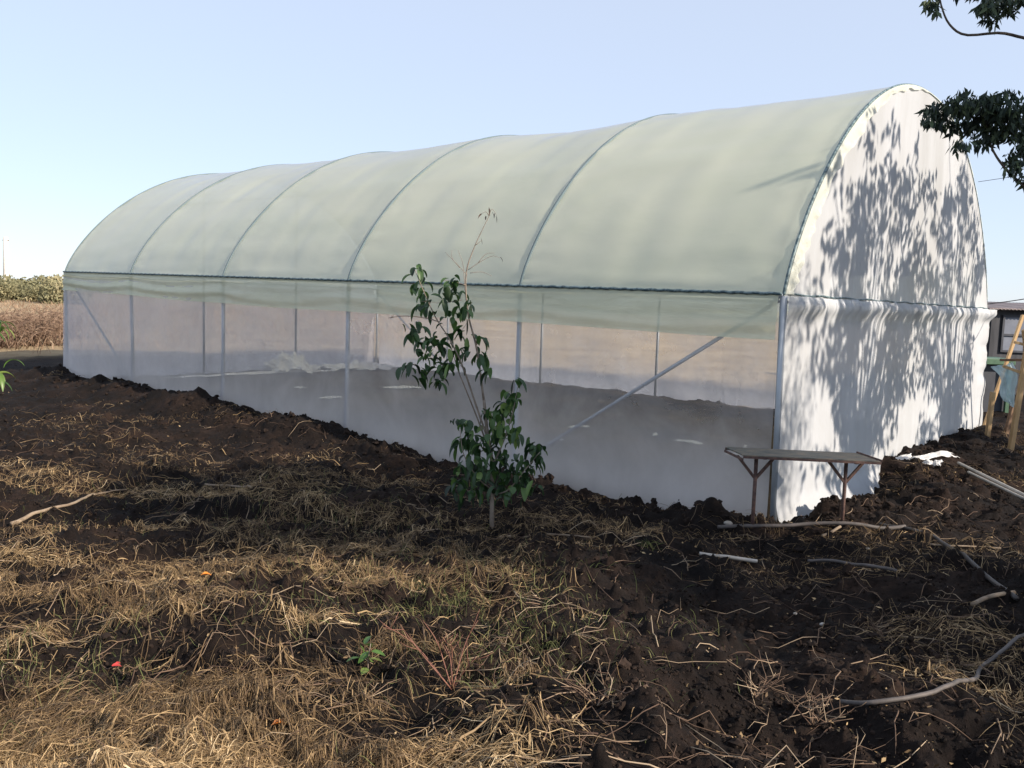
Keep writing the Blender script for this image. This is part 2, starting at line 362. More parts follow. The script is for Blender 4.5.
def strands(mb, x, y, L, wd, lift, curl=1.0, seg=5, tint=None, up=0.0, zf=None, flow=0):
    n = len(x); h = RS.rand(n)*2*PI
    if flow: h = np.where(RS.rand(n) < flow, 3.2*fbm(x*1.0, y*1.3, 2, 151)+RS.normal(0, .45, n), h)
    k = RS.normal(0, curl, n)
    t = np.linspace(0, 1, seg)[None, :]
    ang = h[:, None]+k[:, None]*t; ds = L[:, None]/(seg-1)
    cx = np.cumsum(np.cos(ang)*ds, 1)*(1-up); cy = np.cumsum(np.sin(ang)*ds, 1)*(1-up)
    cx -= cx[:, :1]; cy -= cy[:, :1]
    X = x[:, None]+cx; Y = y[:, None]+cy
    g0 = (zf or G)(X, Y)
    Z = g0+.004+lift[:, None]*(4*t*(1-t) if up == 0 else 0)+up*L[:, None]*(t*(1.15-.35*t))+(RS.rand(n)*.02)[:, None]*(up == 0)
    nx = -np.sin(ang); ny = np.cos(ang); roll = RS.uniform(-1.2, 1.2, n)[:, None]
    w = wd[:, None]*(1-.75*t**2)*.5
    ox = nx*w*np.cos(roll); oy = ny*w*np.cos(roll); oz = w*np.sin(roll)+0*X
    P = np.stack([np.stack([X-ox, Y-oy, Z-oz], -1), np.stack([X+ox, Y+oy, Z+oz], -1)], 2)  # n,seg,2,3
    base = (np.arange(n)*seg*2)[:, None]+np.arange(seg-1)[None, :]*2
    f = np.stack([base, base+1, base+3, base+2], -1).reshape(-1, 4)
    tt = RS.rand(n) if tint is None else tint
    mb.add(P.reshape(-1, 3), f, np.repeat(tt, seg*2))
def strawmask(x, y):
    px = 512+F*x/np.maximum(y, .1)
    m = sst(.5, -.45, x-.12*(y-4))*sst(6.6, 4.6, y)
    back = .55*sst(.6, -1.2, x)*sst(11, 7.5, y)*sst(.0, .55, fbm(x*.9+8, y*2.2, 3, 64))
    m = np.maximum(m*(.03+.97*sst(.04, .6, fbm(x*1.7+3, y*2.8, 4, 61, .6))), back)
    m = np.maximum(m, .13*sst(-.1, .8, fbm(x*.8, y*1.3, 3, 66)))
    m = np.maximum(m, .55*np.exp(-(((x-.55)/.7)**2+((y-6.9)/.5)**2)))
    return m
x, y = screen_scatter(420000, 2.5, 17)
a, b = gh(x, y); inn = (a > -.15) & (a < 15.2) & (b > -.2) & (b < W+.1); ok = np.where(inn, (RS.rand(len(x)) < .14*sst(.15, .6, vn(x*1.1, y*1.1, 55))) & (b > .1) & (a > .1), RS.rand(len(x)) < strawmask(x, y)); x = x[ok]; y = y[ok]
n_ = len(x); L = (.02+.21*RS.rand(n_)**2.2)*(1+.02*y); big = RS.rand(n_) < .05
mb = MB(); strands(mb, x, y, L, RS.uniform(.0014, .0036, n_)*np.where(big, 2.2, .85)*(1+.05*y), RS.rand(n_)**3*.05, .4, tint=np.clip(RS.beta(1.6, 2.2, n_)*.9+.25*vn(x*1.9, y*2.9, 3), 0, 1), flow=.6)
tag(mb.build('dry_straw', M['straw']), 'matted dry straw and dead grass covering the left foreground', 'dry grass', kind='stuff')
print('straw', n_)
# olive green grass, thin, in patches
x, y = screen_scatter(70000, 2.8, 9)
pm = np.zeros(len(x))
for (px, py, r, s) in [(470, 605, .62, .8), (400, 590, .5, .6), (320, 505, .8, .45), (150, 490, .9, .18), (560, 640, .5, .35), (250, 640, .4, .2), (500, 680, .5, .35), (20, 700, .5, .3), (390, 500, .6, .35)]:
    q = at_z(px, py, .12); pm = np.maximum(pm, s*np.exp(-((x-q[0])**2+(y-q[1])**2)/r**2))
ok = RS.rand(len(x)) < pm*.8*(.5+.5*vn(x*4, y*4, 12)+.2); x = x[ok]; y = y[ok]; n_ = len(x)
mb = MB(); strands(mb, x, y, RS.uniform(.05, .19, n_), RS.uniform(.0018, .004, n_), RS.rand(n_)*.02, .9, 5, RS.rand(n_), up=.55)
tag(mb.build('olive_grass', M['grass']), 'low olive green grass growing through the straw', 'grass', kind='stuff'); print('grass', n_)
# far field stubble
x = RS.uniform(-75, -5, 30000); y = RS.uniform(20, 100, 30000)
a, b = gh(x, y); ok = (a > 20.9+RS.rand(len(a))*1.5) & (RS.rand(len(a)) < 28/np.maximum(y, 20)); x = x[ok]; y = y[ok]; n_ = len(x)
mb = MB(); strands(mb, x, y, RS.uniform(.25, .8, n_), RS.uniform(.012, .03, n_)*(y/30), RS.rand(n_)*.02, .9, 4, RS.rand(n_), up=.6, zf=lambda a, b: G(a, b, False))
tag(mb.build('field_stubble', M['field']), 'tall dry tan grass of the open field behind the dug plot', 'dry grass', kind='stuff')

# crumbs of earth and flakes of dead leaf
x, y = screen_scatter(60000, 2.5, 13); a, b = gh(x, y); ok = ~((a > -.1) & (a < 15.2) & (b > -.15) & (b < W)) & (RS.rand(len(x)) < .45+.4*vn(x*2, y*2, 99)); x = x[ok]; y = y[ok]; k = len(x)
t_ = (1+5**.5)/2; V0 = IV[:12]; F0 = np.array([(0, 11, 5), (0, 5, 1), (0, 1, 7), (0, 7, 10), (0, 10, 11), (1, 5, 9), (5, 11, 4), (11, 10, 2), (10, 7, 6), (7, 1, 8), (3, 9, 4), (3, 4, 2), (3, 2, 6), (3, 6, 8), (3, 8, 9), (4, 9, 5), (2, 4, 11), (6, 2, 10), (8, 6, 7), (9, 8, 1)])
sz = (.003+.009*RS.rand(k)**2)*(.7+.1*y); V = V0[None]*RS.uniform(.6, 1.4, (k, 12, 1))*RS.uniform(.6, 1.2, (k, 1, 3))*sz[:, None, None]+np.stack([x, y, G(x, y)+sz*.3], -1)[:, None]
mb = MB(); mb.add(V.reshape(-1, 3), (F0[None]+(np.arange(k)*12)[:, None, None]).reshape(-1, 3)); tag(mb.build('soil_crumbs', M['clod'], smooth=False), 'fine crumbs of dark earth on the plot surface', 'soil crumbs', kind='stuff')
x, y = screen_scatter(90000, 2.5, 12); a, b = gh(x, y); ok = ~((a > -.1) & (a < 15.2) & (b > -.15) & (b < W)) & (RS.rand(len(x)) < .012+.25*strawmask(x, y)+.06*sst(0, .7, fbm(x*1.5, y*2, 2, 98))); x = x[ok]; y = y[ok]; k = len(x)
u_ = RS.normal(0, 1, (k, 3)); u_[:, 2] *= .35; u_ /= np.linalg.norm(u_, axis=1)[:, None]; v_ = np.cross(u_, RS.normal(0, .5, (k, 3))+[0, 0, 1]); v_ /= np.linalg.norm(v_, axis=1)[:, None]
sz = (.004+.016*RS.rand(k)**2.5)[:, None]*(.8+.06*y[:, None]); C0 = np.stack([x, y, G(x, y)+.006+RS.rand(k)*.012], -1); V = np.stack([C0-u_*sz, C0-v_*sz*.4, C0+u_*sz, C0+v_*sz*.4], 1)
mb = MB(); mb.add(V.reshape(-1, 3), (np.arange(k)*4)[:, None]+np.arange(4)[None], np.repeat(RS.rand(k)*.8, 4)); tag(mb.build('leaf_litter', M['straw'], smooth=False), 'small tan flakes of dead leaf over straw and soil', 'leaf litter', kind='stuff')
# twig litter
def twigs(mb, n, xs, ys, Lr=(.1, .5), r=(.0015, .004)):
    for i in range(n):
        L = random.uniform(*Lr); h = random.uniform(0, 6.28); p = np.array([xs[i], ys[i]]); pts = []
        for k in range(6):
            pts.append([p[0], p[1], float(G(p[0], p[1]))+.008+.03*math.sin(k*PI/5)*random.random()]); h += random.gauss(0, .22); p = p+np.array([math.cos(h), math.sin(h)])*L/5
        rr_ = random.uniform(*r); mb.tube(pts, np.linspace(rr_, rr_*.4, 6), 4, random.random())
        if random.random() < .5:
            q = np.array(pts[random.choice([2, 3])]); h2 = h+random.choice([-1, 1])*random.uniform(.5, 1.1); l2 = L*.4
            mb.tube([q, q+[math.cos(h2)*l2*.5, math.sin(h2)*l2*.5, .02], q+[math.cos(h2+.3)*l2, math.sin(h2+.3)*l2, .015]], [rr_*.7, rr_*.5, rr_*.3], 4, random.random())
x, y = screen_scatter(750, 2.6, 12, .62); a, b = gh(x, y); ok = ~((a > -.1) & (b > -.2)); x = x[ok]; y = y[ok]
mb = MB(); twigs(mb, len(x), x, y)
tag(mb.build('twig_litter', M['twig']), 'dry twigs and root ends scattered over the dark soil', 'twigs', kind='stuff')

# ------------------------------------------------------------------ greenhouse
gp = GO.copy(); gp[2] = 0
GH = empty('greenhouse', gp, 'long tunnel greenhouse with pale green arched roof and white fabric end', 'greenhouse')
# roof cover: taut over the arches, sagging a little between
A = np.linspace(-.065, 15.06, 240); T = np.linspace(0, PI, 130)
Ag, Tg = np.meshgrid(A, T, indexing='ij'); Bp, Zp = prof(Tg, Ag)
fr = np.interp(Ag, APOS, np.arange(6)); w_ = np.abs(np.sin(PI*fr))
sag = .055*w_**.8*np.sin(Tg)**.6*(1+.5*vn(Ag*.5, Tg*2, 4))
wr = .012*vn(Ag*.8+Tg*2, Tg*9, 8)*w_**.5+.012*fbm(Ag*4, Tg*22+Ag*1.5, 2, 28)*np.exp(-w_*2.2)+.010*vn(Ag*3.0, Tg*3+Ag*.8, 18)*w_**.5+.010*vn(Ag*.9, Tg*2.2, 19)*w_*np.sin(Tg)**2
dirb = -np.cos(Tg); dirz = np.sin(Tg)
off = -sag+wr+.008
P = loc(Ag, Bp+off*dirb*.6, Zp+off*dirz)
mb = MB(); mb.grid(P); roof = mb.build('roof_cover', FILM, GH)
# hem flap hanging over the nets, both sides
for side in (0, 1):
    A = np.linspace(-.03, 15.06, 300); S = np.linspace(0, 1, 26); Ag, Sg = np.meshgrid(A, S, indexing='ij')
    fr = np.interp(Ag, APOS, np.arange(6)); w_ = np.abs(np.sin(PI*fr))
    drop = .41+.010*vn(Ag*.5, Ag*0, 3)-.05*sst(10, 15, Ag)
    sagl = w_*.008
    ph = Sg*9-w_*1.4+.6*fbm(Ag*.5, Sg*1.5, 2, 44)
    fold = (.007+.020*sst(7, 13, Ag))*np.sin(ph*1.5)*Sg**.5+.008*vn(Ag*5, Sg*3+Ag, 45)*Sg
    o_ = .035+.03*Sg+fold
    b_ = -o_ if side == 0 else W+o_
    z_ = HE(Ag)-Sg*(drop+sagl*Sg)
    mb = MB(); mb.grid(loc(Ag, b_, z_)); mb.build('hem_flap', HEM, GH)
    # net
    A = np.linspace(-.05, 15.06, 300); S = np.linspace(0, 1, 60); Ag, Sg = np.meshgrid(A, S, indexing='ij')
    fr = np.interp(Ag, APOS, np.arange(6)); w_ = np.abs(np.sin(PI*fr))
    bow = .03*w_*np.sin(PI*Sg)*(1+.6*vn(Ag*.6, Sg*2, 51))+.012*fbm(Ag*2.5, Sg*.9, 2, 52)*np.sin(PI*np.clip(Sg*1.05, 0, 1))+.05*sst(.75, 1, Sg)*(1+.8*vn(Ag*1.7, Sg, 53))+.10*sst(14.2, 15.06, Ag)*Sg**2
    b_ = -.03-bow*.8 if side == 0 else W+.03+bow*.8
    mb = MB(); mb.grid(loc(Ag, b_, HE(Ag)-.02-Sg*(HE(Ag)+.28))); mb.build('side_net', NET, GH)
# arches
for i, a0 in enumerate(APOS):
    t = np.linspace(0, PI, 90); b_, z_ = prof(t, a0)
    mb = MB(); mb.tube(loc(a0+0*t, b_, z_), .021 if i else .016, 8); mb.build('arch', M['rib'] if i else M['lock'], GH)
# front arch: pipe just behind the lock strip
t = np.linspace(0, PI, 90); b_, z_ = prof(t, 0); mb = MB(); mb.tube(loc(.03+0*t, W/2+(b_-W/2)*.988, z_-.05), .03, 8); mb.build('arch', M['pipe'], GH)
# posts
for i, a0 in enumerate(APOS):
    for side in (0, 1):
        b0 = .0 if side == 0 else W
        lean = {0: -.04, 1: .0, 4: -.08}.get(i, 0) if side == 0 else 0
        mb = MB(); mb.tube(loc(np.array([a0+lean, a0+lean*.5, a0]), np.array([b0]*3)+(.0), np.array([-.4, .9, float(HE(a0))-.01])), .034 if i == 0 else .028, 10); mb.build('post', M['pipe'], GH)
# eave rails with lock strips
for side in (0, 1):
    a_ = np.linspace(-.06, 15.06, 40); b0 = 0 if side == 0 else W; sg = -1 if side == 0 else 1
    mb = MB(); mb.tube(loc(a_, b0+0*a_, HE(a_)-.01), .026, 8); mb.build('eave_rail', M['pipe'], GH)
    mb = MB(); a_ = np.linspace(-.06, 15.06, 400); mb.tube(loc(a_, b0+sg*.042+0*a_, HE(a_)+.008+.003*np.sin(a_*40)), .016, 6); mb.build('lock_strip', M['lock'], GH)
# ridge pipe and purlins under the film
for tt, rad in ((PI/2, .022), (PI*.25, .016), (PI*.75, .016)):
    a_ = np.linspace(0, 15.0, 30); b_, z_ = prof(tt+0*a_, a_)
    mb = MB(); mb.tube(loc(a_, W/2+(b_-W/2)*.985, z_-.075), rad, 6); mb.build('purlin', M['pipe'], GH)
# wind braces
for side in (0, 1):
    b0 = .06 if side == 0 else W-.06
    for (a0, z0, a1, z1) in ((.02, 1.98, 3.0, .05), (14.95, 2.0, 12.2, .05)):
        mb = MB(); mb.tube(loc([a0, a1], [b0, b0], [z0, z1]), .020, 8); mb.build('brace', M['pipe'], GH)
# end walls
for end in (0, 1):
    ap = -.075 if end == 0 else 15.09; sg = -1 if end == 0 else 1; m_ = ENDF if end == 0 else BACKN
    zs = 2.02 if end == 0 else 2.1
    # gable
    B = np.linspace(.0, W, 260); S = np.linspace(0, 1, 90); Bg, Sg = np.meshgrid(B, S, indexing='ij')
    tp = np.maximum(top(Bg, 0)-.01, zs+.001); Zg = zs+(tp-zs)*Sg
    sl = np.sin(PI*np.clip(Sg, 0, 1))*sst(.0, .25, tp-Zg)
    d_ = .02*fbm(Bg*1.1+.25*Zg, Zg*.5, 3, 71)*sl+.008*vn(Bg*5+Zg*.6, Zg*1.1, 72)*sl+.018*np.abs(vn(Bg*7, Zg*1.6, 73))*sst(.25, 0, (Zg-zs))
    mb = MB(); mb.grid(loc(ap+sg*d_, Bg, Zg)); mb.build('gable_cover', m_, GH)
    # lower curtain with gathered folds
    B = np.linspace(-.02, W+.02, 520); S = np.linspace(0, 1, 80); Bg, Sg = np.meshgrid(B, S, indexing='ij')
    puff = np.exp(-((Sg-.035)/.04)**2)
    q = Bg+.07*vn(Bg*.8, Sg*1.5, 80)+.10*Sg*vn(Bg*.5, Sg*0, 90)
    fold = .020*vn(q*5.2, Sg*.8, 81)+.035*vn(q*1.6, Sg*.7, 82)+.030*np.maximum(0, vn(q*3.1, Sg*.35, 84))**1.5
    amp = (.25+.75*Sg)*(.55+.45*vn(Bg*.6, Bg*0, 83))
    d_ = .02+fold*amp+.05*puff*(1+.7*vn(Bg*9, Sg*4, 85))+.05*Sg+.16*sst(.80, 1, Sg)*sst(3.4, 2.6, Bg)*(1+.5*vn(Bg*2.3, Sg, 86))
    ri = sst(7.6, 8.3, Bg); d_ = d_+ri*.04*(1+fbm(Bg*0, Sg*11, 3, 88))*(.4+1.2*np.exp(-Sg*6))
    z_ = zs+.015-Sg*(zs+.34)+.02*vn(Bg*6, Sg*0, 87)*puff
    mb = MB(); mb.grid(loc(ap+sg*d_, Bg+ri*.018*fbm(Bg*2, Sg*9, 3, 89)-.03*Sg, z_)); mb.build('end_curtain', m_, GH)
    mb = MB(); b_ = np.linspace(.05, W-.05, 200); mb.tube(loc(ap+sg*.012+0*b_, b_, zs+.03+.006*np.sin(b_*9)), .010, 6); mb.build('cross_rail', M['lock'], GH)
    # strip of roof film folded over the rim of the gable
    T = np.linspace(0.02, PI-.02, 300); R_ = np.linspace(0, 1, 8); Tg, Rg = np.meshgrid(T, R_, indexing='ij'); b_, z_ = prof(Tg, 0*Tg)
    tap = sst(.50*PI, .36*PI, Tg)*.8+.2; wdt = tap*(.14+.05*vn(Tg*9, Tg*0, 91)+.04*vn(Tg*25, Tg*0, 92))
    ci = -np.cos(Tg); cz = np.sin(Tg)
    mb = MB(); mb.grid(loc(ap+sg*(.012+.020*Rg**.5*tap+.020*tap*Rg*vn(Tg*26, Rg*1.5, 93)), b_-ci*wdt*Rg, z_-cz*wdt*Rg*.75-.0)); mb.build('rim_fold', WRAP, GH)
    # uprights behind the fabric
    for b0 in ((2.75, 4.45, 6.6) if end == 0 else (3.05, 5.6)):
        off_ = -.03 if end == 0 else .03
        mb = MB(); mb.tube(loc([ap-sg*.05, ap-sg*.05], [b0, b0], [-.4, float(top(b0, 0))-.05]), .028, 8); mb.build('upright', M['pipe'], GH)
    if end == 0:
        mb = MB(); mb.tube(loc([-.045, -.045], [2.3, 5.1], [2.1, 3.1]), .024, 8); mb.build('brace', M['pipe'], GH)

# ------------------------------------------------------------------ plastic heaps inside, crumpled sheets outside
def crumple(name, m, cx, cy, rx, ry, h, rot, seed, label, cat, group=None):
    u = np.linspace(-1, 1, 60); U, V = np.meshgrid(u, u, indexing='ij')
    R_ = np.hypot(U, V); U2 = U*(1+.25*vn(U*2, V*2, seed)); V2 = V*(1+.35*vn(U*3, V*3, seed+1))
    c, s = math.cos(rot), math.sin(rot); x = cx+U2*rx*c-V2*ry*s; y = cy+U2*rx*s+V2*ry*c
    z = G(x, y, False)+.012+h*np.clip(1-R_**2*.6, 0, 1)*(.55+.5*fbm(U*2.5, V*2.5, 3, seed+2))*1.0+.25*h*np.abs(vn(U*7, V*7, seed+3))
    z = np.maximum(z, G(x, y)+.006)
    mb = MB(); mb.grid(np.stack([x, y, z], -1)); return tag(mb.build(name, m), label, cat, group)
q = loc(14.3, 5.0, 0); crumple('plastic_heap', PLAST, q[0], q[1], .55, .5, .42, .3, 201, 'white plastic heap piled tallest at the back left inside the greenhouse', 'plastic heap')
q = loc(14.2, 6.9, 0); crumple('plastic_heap', PLAST, q[0], q[1], .9, .45, .20, .5, 211, 'low wide white plastic heap on the right inside the far end of the greenhouse', 'plastic heap')
q = loc(14.25, 4.1, 0); crumple('plastic_strip', PLAST, q[0], q[1], 2.2, .14, .05, .87, 221, 'long flat white plastic strip lying along the greenhouse back wall', 'plastic sheet')
q = loc(10.2, 4.8, 0); crumple('plastic_scrap', PLAST, q[0], q[1], .35, .1, .05, .3, 223, 'small pale scrap on the floor inside the middle of the greenhouse', 'plastic scrap')
for i, (px, py, L_) in enumerate([(578, 428, .16), (655, 436, .10), (690, 443, .22), (735, 455, .13), (745, 448, .08), (560, 441, .07), (520, 432, .10), (330, 398, .3), (300, 388, .2)]):
    q = at_z(px, py, 0); crumple('plastic_scrap', PLAST, q[0], q[1], L_, L_*.3, .03, .4+i, 260+i*5, 'tiny pale scrap lying on the dark floor behind the greenhouse side net', 'plastic scrap', 'pale scraps on the greenhouse floor')
for i, (px, py, rx, ry, h, rt, lb) in enumerate([(903, 461, .16, .05, .03, .5, 'long flattened crumple of white plastic nearest the end curtain foot'), (932, 466, .10, .06, .07, -.2, 'bunched white plastic lump on the path in front of the pipes'), (925, 457, .36, .04, .03, .1, 'thin white plastic ribbon on the earth along the far end curtain')]):
    q = hit(px, py); crumple('crumpled_plastic', PLAST, q[0], q[1], rx, ry, h, rt, 240+i*7, lb, 'plastic sheet', 'white plastic scraps by the end wall')

# ------------------------------------------------------------------ work table
tl = hit(752, 531); tr = hit(842, 523)
c0 = (tl+tr)/2; dxy = (tr-tl)[:2]; dist = np.linalg.norm(dxy); ux = np.array([*(dxy/dist), 0]); uy = np.array([-ux[1], ux[0], 0])
TB = empty('work_table', c0, 'weathered board table on two rusty forked steel legs beside the greenhouse corner', 'table')
pt = at_z(800, 459, c0[2]+.66)
TZ = c0[2]+.60
tx = ux*.9994+np.array([0, 0, -.034]); R = np.stack([tx, uy, np.cross(tx, uy)], 1); ctr = np.array([c0[0], c0[1], TZ])+ux*.0
mb = MB(); mb.box(ctr+[0, 0, .012], (1.22, .40, .012), R); mb.build('table_top', M['tabletop'], TB, smooth=False, bevel=.003)
mb = MB()
for s in (-1, 1): mb.box(ctr+uy*s*.203, (1.22, .010, .020), R)
for s in (-1, 1): mb.box(ctr+ux*s*.613, (.010, .41, .020), R)
mb.build('edge_strip', M['rust'], TB, smooth=False)
for s, foot in ((-1, tl), (1, tr)):
    ft = foot-[0, 0, .12]; tp = np.array([foot[0], foot[1], TZ-.008-s*.0155])
    lg = MB(); lg.tube([ft, (ft+tp)/2, tp], .017, 8); l_ = lg.build('leg', M['rust'], TB)
    for k in (-1, 1):
        br = MB(); br.beam(tp+[0, 0, -.21], tp+ux*k*.17+[0, 0, -.012], .022, .022); br.build('strut', M['rust'], l_, smooth=False)
    br = MB(); br.beam(tp+uy*.18, tp-uy*.18, .026, .022); br.build('cross_bar', M['rust'], l_, smooth=False)
q = at_z(745, 453, TZ+.03)
for i, (px, py, lb) in enumerate([]): pass

# ------------------------------------------------------------------ leaves
def leaf_strips(mb, base, dirn, L, Wd, droop, tint, nl=6, fold=.35):
    """many leaves: base (n,3), direction (n,3); each a folded, drooping blade"""
    n_ = len(base); d = dirn/np.linalg.norm(dirn, axis=1)[:, None]; t = np.linspace(0, 1, nl)
    pos = np.zeros((n_, nl, 3)); cur = base.copy(); dd = d.copy(); pos[:, 0] = cur; dirs = [dd]
    for k in range(1, nl):
        dd = dd+np.array([0, 0, -1.])*(droop/(nl-1))[:, None]; dd /= np.linalg.norm(dd, axis=1)[:, None]
        cur = cur+dd*(L/(nl-1))[:, None]; pos[:, k] = cur; dirs.append(dd)
    dirs = np.stack(dirs, 1)
    side = np.cross(d, [0, 0, 1.])+RS.normal(0, .35, (n_, 3)); side -= (side*d).sum(1)[:, None]*d; side /= np.linalg.norm(side, axis=1)[:, None]+1e-9
    up = np.cross(side[:, None], dirs); up /= np.linalg.norm(up, axis=2)[..., None]+1e-9
    wp = (np.sin(PI*np.clip(t*.93+.05, 0, 1))**.75*(1-.25*t))[None, :, None]*Wd[:, None, None]*.5
    wav = 1+.0*t
    Lf = pos-side[:, None]*wp+up*wp*fold; Rt = pos+side[:, None]*wp+up*wp*fold
    P = np.stack([Lf, pos, Rt], 2)
    base_i = (np.arange(n_)*nl*3)[:, None, None]+(np.arange(nl-1)*3)[None, :, None]+np.arange(2)[None, None, :]
    f = np.stack([base_i, base_i+1, base_i+4, base_i+3], -1).reshape(-1, 4)
    mb.add(P.reshape(-1, 3), f, np.repeat(tint, nl*3))
def rnd_dirs(n, up=0., spread=1.):
    v = RS.normal(0, 1, (n, 3)); v[:, 2] = v[:, 2]*.5*spread+up; return v/np.linalg.norm(v, axis=1)[:, None]

# ------------------------------------------------------------------ sapling in front of the greenhouse
sb = hit(492, 527); SY = sb[1]
SP = empty('sapling', sb, 'young leafy sapling with a bare twiggy top standing in front of the greenhouse', 'young tree')
def sp(px, py, dy=0.): return at_y(px, py, SY+dy)
br = []
def limb(pts, r0, r1, name='branch', n=22, m='stem', parent=None):
    L_ = smoothline(pts, n); mb = MB(); mb.tube(L_, np.linspace(r0, r1, n), 7); return mb.build(name, M[m], parent)
trunk = limb([sb-[0, 0, .08], sp(492, 500), sp(492, 463, .02), sp(487, 430), sp(484, 400)], .020, .012, 'trunk', parent=SP)
b1 = [sp(488, 440), sp(476, 405, -.02), sp(463, 367, -.05), sp(450, 340, -.05), sp(436, 318, -.05), sp(424, 292, -.08), sp(415, 270, -.08)]
b2 = [sp(484, 402), sp(477, 350, .04), sp(468, 313, .03), sp(466, 275, .03), sp(474, 248, .02), sp(489, 216, .0)]
b3 = [sp(489, 450), sp(478, 420, .1), sp(466, 390, .12), sp(458, 370, .15), sp(452, 350, .15)]
b4 = [sp(490, 470), sp(502, 445, -.05), sp(512, 415, -.1), sp(518, 385, -.1)]
b5 = [sp(492, 495), sp(508, 490, -.1), sp(525, 470, -.15), sp(540, 452, -.15)]
b6 = [sp(492, 490), sp(478, 478, -.1), sp(464, 455, -.15), sp(460, 430, -.15)]
b7 = [sp(440, 322, -.05), sp(425, 318, -.05), sp(405, 316, -.02), sp(388, 318, 0)]
for pts, r0 in ((b1, .009), (b2, .010), (b3, .008), (b4, .008), (b5, .006), (b6, .006), (b7, .004)):
    limb(pts, r0, .0025, parent=SP)
for pts in ([sp(467, 275), sp(455, 262), sp(445, 252)], [sp(460, 268), sp(452, 258), sp(452, 250)], [sp(468, 270), sp(480, 262), sp(492, 256), sp(500, 258)], [sp(478, 263), sp(486, 254), sp(495, 253)],
            [sp(470, 273), sp(482, 272), sp(492, 276)], [sp(466, 285), sp(455, 282), sp(443, 280)], [sp(476, 245), sp(482, 240)], [sp(462, 300), sp(440, 303), sp(420, 301)], [sp(465, 290), sp(463, 265), sp(458, 250)], [sp(449, 345), sp(462, 330), sp(470, 318)],
            [sp(489, 216), sp(486, 212), sp(481, 214)], [sp(489, 216), sp(492, 209), sp(497, 216)], [sp(489, 216), sp(489, 207)]):
    limb(pts, .0028, .0012, 'twig', 8, parent=SP)
cl = [  # px, py, spread px, count
 (414, 276, 7, 7), (420, 290, 8, 7), (425, 307, 11, 11), (452, 287, 8, 9), (452, 300, 10, 12), (446, 318, 14, 14), (468, 310, 6, 5), (413, 338, 9, 12), (424, 350, 11, 14), (441, 350, 13, 15),
 (461, 340, 12, 10), (466, 358, 12, 12), (483, 365, 7, 9), (447, 372, 11, 14), (408, 374, 7, 7), (419, 380, 7, 6), (438, 385, 9, 10), (455, 320, 12, 8), (432, 365, 10, 9), (488, 378, 5, 4), (478, 345, 8, 4),
 (517, 388, 4, 4), (512, 405, 8, 10), (505, 420, 11, 15), (498, 436, 12, 16), (511, 438, 8, 9), (463, 430, 8, 8), (470, 443, 9, 11), (458, 452, 6, 5), (480, 455, 12, 16), (500, 462, 13, 17),
 (466, 472, 11, 13), (485, 480, 14, 18), (512, 480, 13, 16), (535, 455, 8, 12), (528, 470, 10, 10), (540, 463, 6, 6), (475, 497, 12, 12), (500, 498, 13, 14), (525, 492, 11, 12), (458, 490, 9, 9), (487, 420, 6, 4)]
P = []; T_ = []
for (px, py, s, c) in cl:
    for _ in range(int(c*(1.15 if py < 395 else 1.8))):
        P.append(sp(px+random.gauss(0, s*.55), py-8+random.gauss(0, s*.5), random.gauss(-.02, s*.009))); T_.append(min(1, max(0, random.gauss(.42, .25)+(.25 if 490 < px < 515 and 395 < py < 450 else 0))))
P = np.array(P); k = len(P)
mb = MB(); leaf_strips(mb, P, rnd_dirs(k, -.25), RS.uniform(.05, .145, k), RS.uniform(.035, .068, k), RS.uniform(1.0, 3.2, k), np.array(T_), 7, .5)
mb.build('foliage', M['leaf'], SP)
P = np.array([sp(482, 214), sp(489, 208), sp(496, 216), sp(495, 213), sp(481, 238), sp(500, 257), sp(390, 319), sp(492, 212), sp(486, 216)])
k = len(P); mb = MB(); leaf_strips(mb, P, rnd_dirs(k, -.8), RS.uniform(.03, .06, k), RS.uniform(.015, .025, k), RS.uniform(.5, 2, k), RS.rand(k)*.2, 5)
f_ = mb.build('wilted_leaves', M['rust'], SP)

# ------------------------------------------------------------------ plant at the left edge
mp_ = np.array([-4.68, 7.3, 0]); mp_[2] = float(G(mp_[0], mp_[1]))
MP = empty('leafy_plant', mp_, 'bright green plant with long drooping leaves at the left edge of the plot', 'plant')
stem = [mp_-[0, 0, .05], mp_+[.05, 0, .5], mp_+[.14, -.03, 1.0], mp_+[.26, -.05, 1.50]]
limb(stem, .022, .010, 'stem', parent=MP, m='stem')
mb = MB(); P = []; D = []
for c0_, cnt in ((np.array([.28, -.05, 1.50]), 30), (np.array([.24, 0, 1.08]), 18), (np.array([-.1, .05, 1.3]), 20)):
    for _ in range(cnt):
        P.append(mp_+c0_+RS.normal(0, .035, 3)); D.append([RS.normal(), RS.normal(), .5+.4*RS.rand()])
P = np.array(P); k = len(P); leaf_strips(mb, P, np.array(D), RS.uniform(.13, .24, k), RS.uniform(.03, .045, k), RS.uniform(1.6, 3.0, k), RS.rand(k), 9, .4)
mb.build('foliage', M['mango'], MP)
limb([mp_+[.05, 0, .5], mp_+[-.05, .03, .9], mp_+[-.1, .05, 1.3]], .012, .007, 'branch', parent=MP)
limb([mp_+[.12, 0, .9], mp_+[.22, .0, 1.08]], .008, .006, 'branch', parent=MP)

